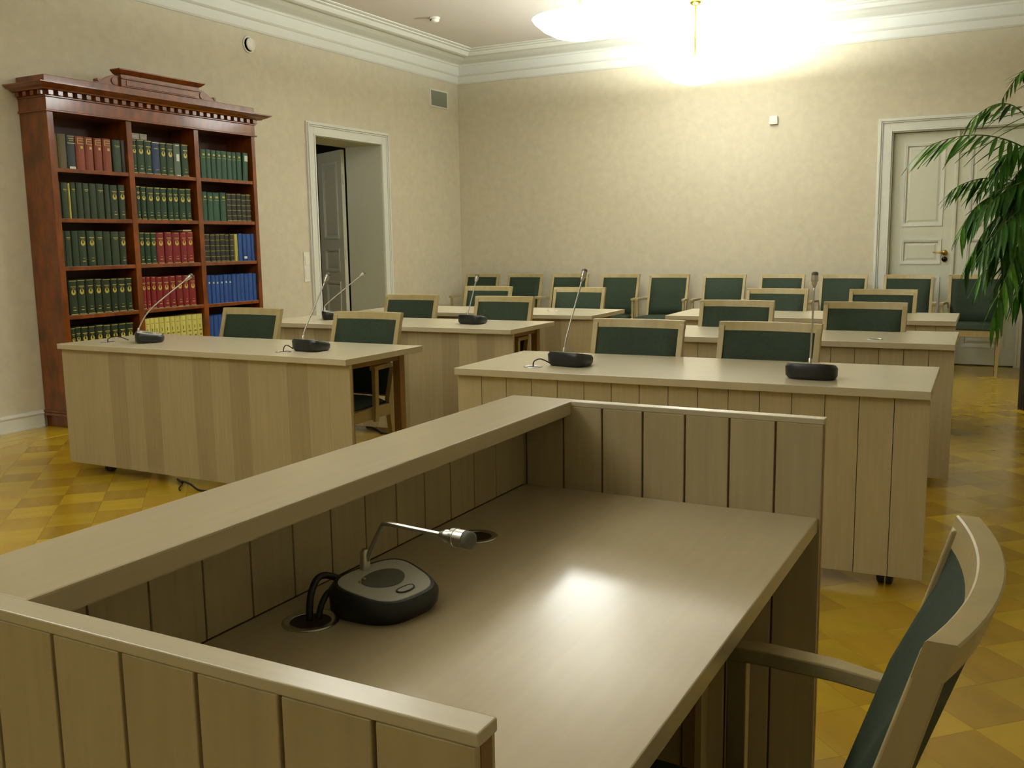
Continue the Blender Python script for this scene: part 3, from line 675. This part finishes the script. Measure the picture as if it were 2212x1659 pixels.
# ------------------------------------------------------------------ books
BOOKS = {
 'r1b1':[(4.504, 4.527, 'tan'), (4.528, 4.602, 'olive'), (4.604, 4.674, 'slate'), (4.678, 4.753, 'rust'), (4.754, 4.823, 'rust'), (4.829, 4.898, 'rust'), (4.907, 4.982, 'rust'), (4.991, 5.065, 'moss'), (5.068, 5.108, 'dark')],
 'r1b2':[(5.162, 5.207, 'green'), (5.209, 5.278, 'green'), (5.281, 5.351, 'green'), (5.353, 5.429, 'navy'), (5.431, 5.494, 'green'), (5.496, 5.565, 'green'), (5.57, 5.637, 'greylab'), (5.645, 5.716, 'green')],
 'r1b3':[(5.846, 5.906, 'teal'), (5.909, 5.961, 'teal'), (5.965, 6.02, 'teal'), (6.023, 6.077, 'teal'), (6.08, 6.142, 'teal'), (6.145, 6.198, 'teal'), (6.201, 6.252, 'teal'), (6.255, 6.31, 'teal'), (6.322, 6.389, 'teallab')],
 'r2b1':[(4.502, 4.528, 'dark'), (4.532, 4.586, 'moss'), (4.588, 4.604, 'cream'), (4.608, 4.651, 'moss'), (4.654, 4.706, 'moss'), (4.709, 4.761, 'moss'), (4.764, 4.821, 'moss'), (4.824, 4.889, 'moss'), (4.893, 4.938, 'moss'), (4.942, 5.009, 'mossr'), (5.018, 5.077, 'mossr')],
 'r2b2':[(5.172, 5.211, 'green'), (5.218, 5.269, 'green'), (5.275, 5.343, 'green'), (5.346, 5.402, 'green'), (5.405, 5.472, 'green'), (5.476, 5.528, 'green'), (5.531, 5.589, 'green'), (5.593, 5.662, 'green'), (5.666, 5.721, 'green')],
 'r2b3':[(5.84, 5.896, 'teal'), (5.9, 5.957, 'teal'), (5.961, 6.034, 'teal'), (6.038, 6.102, 'teal'), (6.105, 6.164, 'band'), (6.167, 6.224, 'band'), (6.227, 6.279, 'band'), (6.283, 6.338, 'band'), (6.342, 6.395, 'band')],
 'r3b1':[(4.512, 4.53, 'moss'), (4.531, 4.582, 'moss'), (4.585, 4.638, 'moss'), (4.64, 4.707, 'mossr'), (4.715, 4.783, 'mossr'), (4.787, 4.849, 'moss'), (4.853, 4.915, 'moss'), (4.919, 4.988, 'moss'), (4.991, 5.051, 'mossr')],
 'r3b2':[(5.169, 5.22, 'green'), (5.224, 5.277, 'green'), (5.28, 5.336, 'green'), (5.34, 5.418, 'red'), (5.421, 5.495, 'red'), (5.498, 5.578, 'red'), (5.581, 5.642, 'red'), (5.645, 5.72, 'red')],
 'r3b3':[(5.83, 5.892, 'band'), (5.895, 5.952, 'band'), (5.956, 6.005, 'band'), (6.008, 6.062, 'band'), (6.066, 6.114, 'band'), (6.118, 6.167, 'band'), (6.173, 6.192, 'cream'), (6.195, 6.215, 'cream'), (6.222, 6.27, 'blue'), (6.274, 6.319, 'bluelab'), (6.323, 6.376, 'blue'), (6.379, 6.418, 'blue')],
 'r4b1':[(4.526, 4.595, 'greend'), (4.598, 4.668, 'greend'), (4.672, 4.741, 'greend'), (4.745, 4.806, 'greend'), (4.809, 4.881, 'greend'), (4.884, 4.94, 'greend'), (4.944, 5.016, 'greend'), (5.019, 5.078, 'greend')],
 'r4b2':[(5.163, 5.208, 'red'), (5.211, 5.253, 'red'), (5.256, 5.306, 'red'), (5.309, 5.369, 'red'), (5.372, 5.436, 'red'), (5.439, 5.506, 'red'), (5.509, 5.575, 'red'), (5.578, 5.639, 'red'), (5.642, 5.714, 'red')],
 'r4b3':[(5.837, 5.881, 'blue'), (5.883, 5.928, 'blue'), (5.93, 5.975, 'blue'), (5.977, 6.023, 'blue'), (6.025, 6.071, 'blue'), (6.073, 6.12, 'blue'), (6.121, 6.169, 'blue'), (6.171, 6.219, 'blue'), (6.22, 6.269, 'blue'), (6.271, 6.32, 'blue'), (6.321, 6.371, 'blue'), (6.373, 6.418, 'blue')],
 'r5b1':[(4.512, 4.55, 'greend'), (4.552, 4.599, 'greend'), (4.602, 4.662, 'greend'), (4.664, 4.721, 'greend'), (4.724, 4.786, 'greend'), (4.789, 4.856, 'greend'), (4.86, 4.923, 'greend'), (4.927, 4.991, 'greend'), (4.995, 5.065, 'greend')],
 'r5b2':[(5.172, 5.221, 'yellow'), (5.222, 5.264, 'yellow'), (5.265, 5.311, 'yellow'), (5.313, 5.361, 'yellow'), (5.363, 5.416, 'yellow'), (5.418, 5.467, 'yellow'), (5.469, 5.524, 'yellow'), (5.526, 5.583, 'yellow'), (5.586, 5.647, 'yellow'), (5.649, 5.701, 'yellow'), (5.703, 5.764, 'yellow')],
 'r5b3':[(5.833, 5.882, 'blue'), (5.884, 5.934, 'blue'), (5.936, 5.987, 'blue'), (5.989, 6.04, 'blue'), (6.042, 6.094, 'blue'), (6.096, 6.148, 'blue'), (6.151, 6.204, 'blue'), (6.206, 6.259, 'blue'), (6.262, 6.316, 'blue'), (6.318, 6.373, 'blue')],
}
TOPS = {'r1b1': 2.060, 'r1b2': 2.078, 'r1b3': 2.058, 'r2b1': 1.733, 'r2b2': 1.734, 'r2b3': 1.716, 'r3b1': 1.396, 'r3b2': 1.390, 'r3b3': 1.378, 'r4b1': 1.052, 'r4b2': 1.047, 'r4b3': 1.036, 'r5b1': .717, 'r5b2': .729, 'r5b3': .703}
SH = {'1': 'top shelf', '2': 'second shelf', '3': 'third shelf', '4': 'fourth shelf', '5': 'fifth shelf'}
BAY = {'1': 'left bay', '2': 'middle bay', '3': 'right bay'}
NTH = ['first', 'second', 'third', 'fourth', 'fifth', 'sixth', 'seventh', 'eighth', 'ninth', 'tenth', 'eleventh', 'twelfth']
DESC = dict(green='dark green book with gold roundel', greend='blackish green book with gold roundel', moss='dull moss-green book', mossr='moss-green book with faint gold roundel', dark='dark brown book', tan='tan book', olive='olive-brown book', slate='dark slate book with gold lines', rust='rust-red book with gold lettering',
            navy='navy blue book', greylab='grey-green book with pale label', teal='teal-green book', teallab='leaning teal book with white label', band='dark book with gold bands', cream='thin cream book', red='deep red book with gold roundel', blue='bright blue book', bluelab='bright blue book with white label', yellow='yellow book')
CL = dict(mossr='moss', greylab='grey', teallab='teal', bluelab='blue')
# unit cover with rounded spine facing +x ; depth 1, width 1, height 1 ; boards at the sides
def cover_mesh(m):
    b = Mb(); t_ = .10; prof = []
    n = 7
    for k in range(n): a = -math.pi/2+math.pi*k/(n-1); prof.append((1-.06+.06*math.cos(a), .5*math.sin(a)))
    outer = [(0, -.5)]+prof+[(0, .5)]
    inner = [(0, .5-t_), (.90, .5-t_), (.90, -.5+t_), (0, -.5+t_)]
    ring_ = outer+inner
    bot = [b.bm.verts.new((x, y, 0)) for x, y in ring_]; top = [b.bm.verts.new((x, y, 1)) for x, y in ring_]
    L = len(ring_)
    for i in range(L): b.bm.faces.new([bot[i], bot[(i+1) % L], top[(i+1) % L], top[i]])
    b.bm.faces.new(top); b.bm.faces.new(list(reversed(bot)))
    bmesh.ops.triangulate(b.bm, faces=[f for f in b.bm.faces if len(f.verts) > 4])
    return b.mesh('cover', m)
CV = {}
def unit(m):
    b = Mb(); b.box(0, 1, -.5, .5, 0, 1); return b.mesh('block', m)
U = {k: unit(k) for k in ('gold', 'white_label', 'paper')}
disc_me = disc_x([(.5, 0), (.5, 1)], 20).mesh('roundel', 'gold'); 
ring_b = Mb(); n = 20
ring_b.sweep([[(x, r*math.cos(2*math.pi*k/n), r*math.sin(2*math.pi*k/n)) for k in range(n)] for r, x in ((.36, 0), (.36, 1), (.27, 1), (.27, 0))], cap=False)
XS = BX1-.016   # plane of the spines
for key, L in BOOKS.items():
    zs = SHZ[int(key[1])-1]; H0 = TOPS[key]-zs
    for k, (y0, y1, kind) in enumerate(L):
        col = CL.get(kind, kind)
        if col not in CV: CV[col] = cover_mesh('bk_'+col)
        wd = y1-y0-.0012; h = H0*(1+random.uniform(-.012, .012)); dp = .185
        if kind == 'cream': h *= .99
        xs = XS-random.uniform(0, .006)
        lab = '%s, %s from left on the %s, %s' % (DESC[kind], NTH[k], SH[key[1]], BAY[key[3]])
        t = thing('book', lab, 'book', (xs-dp, (y0+y1)/2, zs+.0005), group='bound volumes in the bookcase, %s, %s' % (SH[key[1]], BAY[key[3]]))
        lean = 0
        if kind == 'teallab': lean = -.05; t.location.y -= .004; wd *= .86; t.location.z += .001
        t.rotation_euler = (lean, 0, 0)
        link('cover', CV[col], t, scale=(dp, wd, h))
        link('page_block', U['paper'], t, (.004, 0, .004), scale=(dp-.024, wd*.78, h-.007))
        f = dp-.0012
        def bar(z, hh, ww, m='gold', nm='gilt_band', dy=0, th=.0022): link(nm, U[m], t, (f, dy*wd, z*h), scale=(th, ww*wd, hh*h))
        big = kind in ('green', 'greend', 'red', 'mossr', 'moss')
        if kind in ('green', 'red', 'greend'):
            bar(.965, .016, .86 if kind != 'red' else .5); bar(.012, .018, .86 if kind != 'red' else .7)
        if big and kind != 'moss' or (kind == 'moss' and k % 2):
            bar(.80, .020, .62, nm='title_print'); bar(.765, .008, .34, nm='title_print')
        if kind in ('green', 'greend', 'red', 'mossr'):
            r = min(wd*.62, .036)
            link('roundel', disc_me, t, (f, 0, h*.655), scale=(.0022, r, r*1.12))
            link('roundel_centre', CV[col], t, (f+.0005, 0, h*.645), scale=(.0019, r*.34, r*.55))
            bar(.22, .012, .26, nm='volume_print'); bar(.13, .022, .36, nm='volume_print')
        if kind == 'band':
            for z in (.955, .77, .575, .385, .19, .02): bar(z, .012, .92)
        if kind in ('teal',):
            bar(.72, .014, .7); bar(.80, .06, .42, nm='title_print')
        if kind == 'teallab': bar(.70, .20, .62, 'white_label', 'spine_label')
        if kind == 'greylab': bar(.46, .22, .42, 'white_label', 'spine_label'); bar(.93, .03, .6, 'white_label', 'spine_label'); bar(.01, .03, .6, 'white_label', 'spine_label')
        if kind == 'bluelab': bar(.08, .09, .8, 'white_label', 'spine_label')
        if kind == 'navy': bar(.96, .018, .9, 'white_label'); bar(.01, .02, .86); bar(.78, .02, .5, nm='title_print'); bar(.14, .02, .4, nm='volume_print')
        if kind == 'slate': bar(.96, .012, .8); bar(.89, .02, .66, nm='title_print'); bar(.83, .014, .5, nm='title_print'); bar(.75, .02, .9); bar(.0, .07, .7, 'white_label', 'spine_label')
        if kind == 'rust':
            bar(.93, .014, .70, nm='title_print'); bar(.86, .014, .55, nm='title_print', dy=.06); bar(.78, .014, .70, nm='title_print'); bar(.78, .16, .07, nm='title_print', dy=-.33); bar(.63, .08, .26, nm='volume_print', dy=.1)
        if kind == 'blue' and key[1] == '4' and k < 6: bar(.70, .06, .34, 'white_label', 'volume_print')
        if kind == 'yellow':
            M.setdefault('ink', None)
            if M['ink'] is None: M['ink'] = mat('brown_ink', lin(120, 104, 60), .7); U['ink'] = unit('ink')
            bar(.84, .012, .5, 'ink', 'title_print'); bar(.60, .10, .12, 'ink', 'title_print', -.1); bar(.50, .04, .42, 'ink', 'title_print'); bar(.36, .05, .30, 'ink', 'title_print')
# flat things lying on top of the green books, top middle
for y0, y1, lab in ((5.165, 5.255, 'left of two grey boxes lying on the green books, top shelf'), (5.262, 5.325, 'right of two grey boxes lying on the green books, top shelf')):
    g = thing('small_box', lab, 'box', (XS-.10, (y0+y1)/2, 2.0825), group='grey boxes on the books')
    b = Mb(); b.box(-.08, .08, -(y1-y0)/2, (y1-y0)/2, 0, .036); link('tray', b.mesh('tray', 'bk_greybox'), g, bevel=.003)
    b = Mb(); b.box(-.081, .081, -(y1-y0)/2-.0005, (y1-y0)/2+.0005, .030, .044); link('lid', b.mesh('lid', 'bk_greybox'), g, bevel=.003)
g = thing('notebook', 'small brown notebook lying flat on the red books, third shelf', 'notebook', (XS-.09, 5.67, 1.3965))
b = Mb(); b.box(-.07, .07, -.045, .045, 0, .0025); b.box(-.07, .07, -.045, .045, .012, .0145); b.box(-.07, -.067, -.045, .045, .0025, .012); link('cover', b.mesh('cover', 'bk_tan'), g)
b = Mb(); b.box(-.066, .068, -.043, .043, .0026, .0119); link('pages', b.mesh('pages', 'paper'), g)

# ------------------------------------------------------------------ potted palm
PX, PY = .20, 7.93
pl = thing('planter', 'tall black ribbed planter at the right edge holding the palm', 'planter', (PX, PY, 0))
n = 72; prof = []
def rr(k, r): return r*(1+(.035 if k % 2 else -.0))
b = Mb(); rings = []
for r, z in ((.185, 0), (.19, .01), (.195, .80), (.195, .82), (.17, .82), (.165, .76)):
    rings.append([(rr(k, r)*math.cos(2*math.pi*k/n), rr(k, r)*math.sin(2*math.pi*k/n), z) for k in range(n)])
b.sweep(rings, cap=False); link('pot', b.mesh('pot', 'planter'), pl)
link('rim', Mb().lathe([(.172, .80), (.204, .80), (.206, .83), (.172, .832)], 48).mesh('rim', 'planter', True), pl)
link('foot', Mb().lathe([(.01, .001), (.18, .001), (.18, .012), (.01, .012)], 48).mesh('foot', 'planter'), pl)
link('soil', Mb().lathe([(.004, .78), (.10, .785), (.163, .775), (.163, .74), (.004, .74)], 32).mesh('soil', 'soil'), pl)
palm = thing('palm', 'large green potted palm with drooping fronds at the right edge', 'plant', (PX, PY, .78))
def leaflet_mesh(m):
    b = Mb(); N = 6; L_ = []; R_ = []; Cc = []
    for k in range(N+1):
        u_ = k/N; wd = .066*(math.sin(math.pi*min(1, u_**.8*.93+.07))**1.0)*(1 if u_ < 1 else 0)
        z = -.12*u_*u_
        L_.append((u_, wd, z+.012)); R_.append((u_, -wd, z+.012)); Cc.append((u_, 0, z))
    lv = [b.bm.verts.new(p) for p in L_]; rv = [b.bm.verts.new(p) for p in R_]; cv = [b.bm.verts.new(p) for p in Cc]
    for k in range(N):
        b.bm.faces.new([cv[k], cv[k+1], lv[k+1], lv[k]]); b.bm.faces.new([rv[k], rv[k+1], cv[k+1], cv[k]])
    bmesh.ops.solidify(b.bm, geom=b.bm.faces[:], thickness=.0035)
    return b.mesh('leaflet', m)
lm = [leaflet_mesh('leaf'), leaflet_mesh('leaf_dark')]
FR = [((.02, 7.8, 1.932), (-.163, 7.65, 2.164), (-.396, 7.5, 2.05)), ((-.003, 7.8, 1.838), (-.321, 7.55, 1.957), (-.66, 7.4, 1.883)),
 ((-.019, 7.8, 1.616), (-.285, 7.75, 1.673), (-.497, 7.6, 1.588)), ((-.001, 7.8, 1.551), (-.273, 7.65, 1.523), (-.417, 7.5, 1.283)),
 ((.015, 7.8, 1.518), (-.185, 7.85, 1.428), (-.385, 7.7, 1.035)), ((.031, 7.8, 1.486), (-.086, 7.55, 1.294), (-.28, 7.4, .98)),
 ((.032, 7.8, 1.227), (-.074, 7.45, 1.105), (-.177, 7.3, .702)), ((.011, 7.8, 2.09), (-.049, 7.75, 2.399), (-.206, 7.6, 2.193)),
 ((.067, 7.8, 1.356), (.038, 7.65, 1.1), (-.059, 7.5, .818)), ((.031, 7.8, 1.741), (-.153, 8.05, 1.865), (-.345, 7.9, 1.567)),
 ((.042, 7.8, 1.55), (-.17, 8.05, 1.633), (-.366, 7.9, 1.367)), ((.067, 7.8, 1.356), (-.118, 8.05, 1.228), (-.294, 7.9, 1.164)),
 ((.10, 7.9, 1.7), (-.04, 7.75, 1.75), (-.20, 7.6, 1.45)), ((.10, 7.9, 1.6), (-.02, 7.70, 1.62), (-.16, 7.5, 1.25)),
 ((.06, 7.8, 1.62), (-.12, 7.6, 1.60), (-.33, 7.45, 1.36)), ((.06, 7.8, 1.5), (-.08, 7.55, 1.42), (-.27, 7.35, 1.16)), ((.08, 7.85, 1.45), (-.02, 7.6, 1.28), (-.14, 7.4, .95)), ((.06, 7.85, 1.85), (-.10, 7.7, 1.86), (-.24, 7.55, 1.62)),
 # the side of the crown outside the frame
 ((.26, 7.95, 1.9), (.42, 7.9, 2.3), (.68, 7.8, 2.15)), ((.28, 8.0, 1.6), (.48, 8.05, 1.8), (.72, 8.2, 1.5)), ((.26, 7.9, 1.4), (.4, 7.7, 1.5), (.6, 7.5, 1.1)), ((.2, 8.0, 2.0), (.22, 8.3, 2.3), (.2, 8.7, 2.0))]
ORI = Vector((PX, PY, .78))
cnt = 0; far = bmesh.new(); far_n = 0
for fi, (a, m_, e) in enumerate(FR):
    A, Mm, E = [Vector(q)-ORI for q in (a, m_, e)]
    root = Vector((.02*math.cos(fi*2.4), .02*math.sin(fi*2.4), 0)) * (1+fi % 3)
    def bz(u_):                                         # cane up to A, then bezier through the bend to the tip
        return (1-u_)**2*A+2*u_*(1-u_)*(2*Mm-.5*A-.5*E)+u_*u_*E
    stalk = [root, root.lerp(A, .35)+Vector((.015, .01, .05)), root.lerp(A, .7)+Vector((.02, 0, .05))]+[bz(k/14) for k in range(15)]
    b = Mb(); b.tube(stalk, [.0085, .008, .007]+[.006-.0045*k/14 for k in range(15)], 8)
    fr = link('frond', b.mesh('frond', 'cane', True), palm)
    N = 15 if fi < 18 else 12
    ln = (E-A).length*.44
    for k in range(N):
        u_ = .10+.88*k/(N-1); p = bz(u_); tg = (bz(min(1, u_+.03))-bz(u_-.03)).normalized()
        side = tg.cross(Vector((0, 0, 1))).normalized()
        for s in (-1, 1):
            if k == N-1 and s > 0: continue
            spread = 1.0-.55*u_
            d = (tg*(.55+.5*u_)+side*s*spread*.8+Vector((0, 0, -1))*(.62+random.uniform(-.30, .30))+Vector((random.uniform(-.16, .16), random.uniform(-.16, .16), 0))).normalized()
            X_ = d; Z_ = (Vector((0, 0, 1))-d*d.z).normalized(); Y_ = Z_.cross(X_)
            R4 = Matrix((X_, Y_, Z_)).transposed().to_euler()
            l_ = ln*(.62+.5*math.sin(math.pi*min(1, .15+u_*.8)))*random.uniform(.85, 1.12)
            l_ = max(.11, min(.28, l_))
            cnt += 1
            sc_ = (l_, l_*random.uniform(.85, 1.1), l_)
            if fi < 10: link('leaflet', lm[(fi+k) % 3 == 0], fr, p, R4, sc_)
            else:
                T = Matrix.Translation(p) @ R4.to_matrix().to_4x4() @ Matrix.Diagonal((*sc_, 1))
                far.from_mesh(lm[0]); far.verts.ensure_lookup_table()
                for v_ in far.verts[far_n:]: v_.co = T @ v_.co
                far_n = len(far.verts)
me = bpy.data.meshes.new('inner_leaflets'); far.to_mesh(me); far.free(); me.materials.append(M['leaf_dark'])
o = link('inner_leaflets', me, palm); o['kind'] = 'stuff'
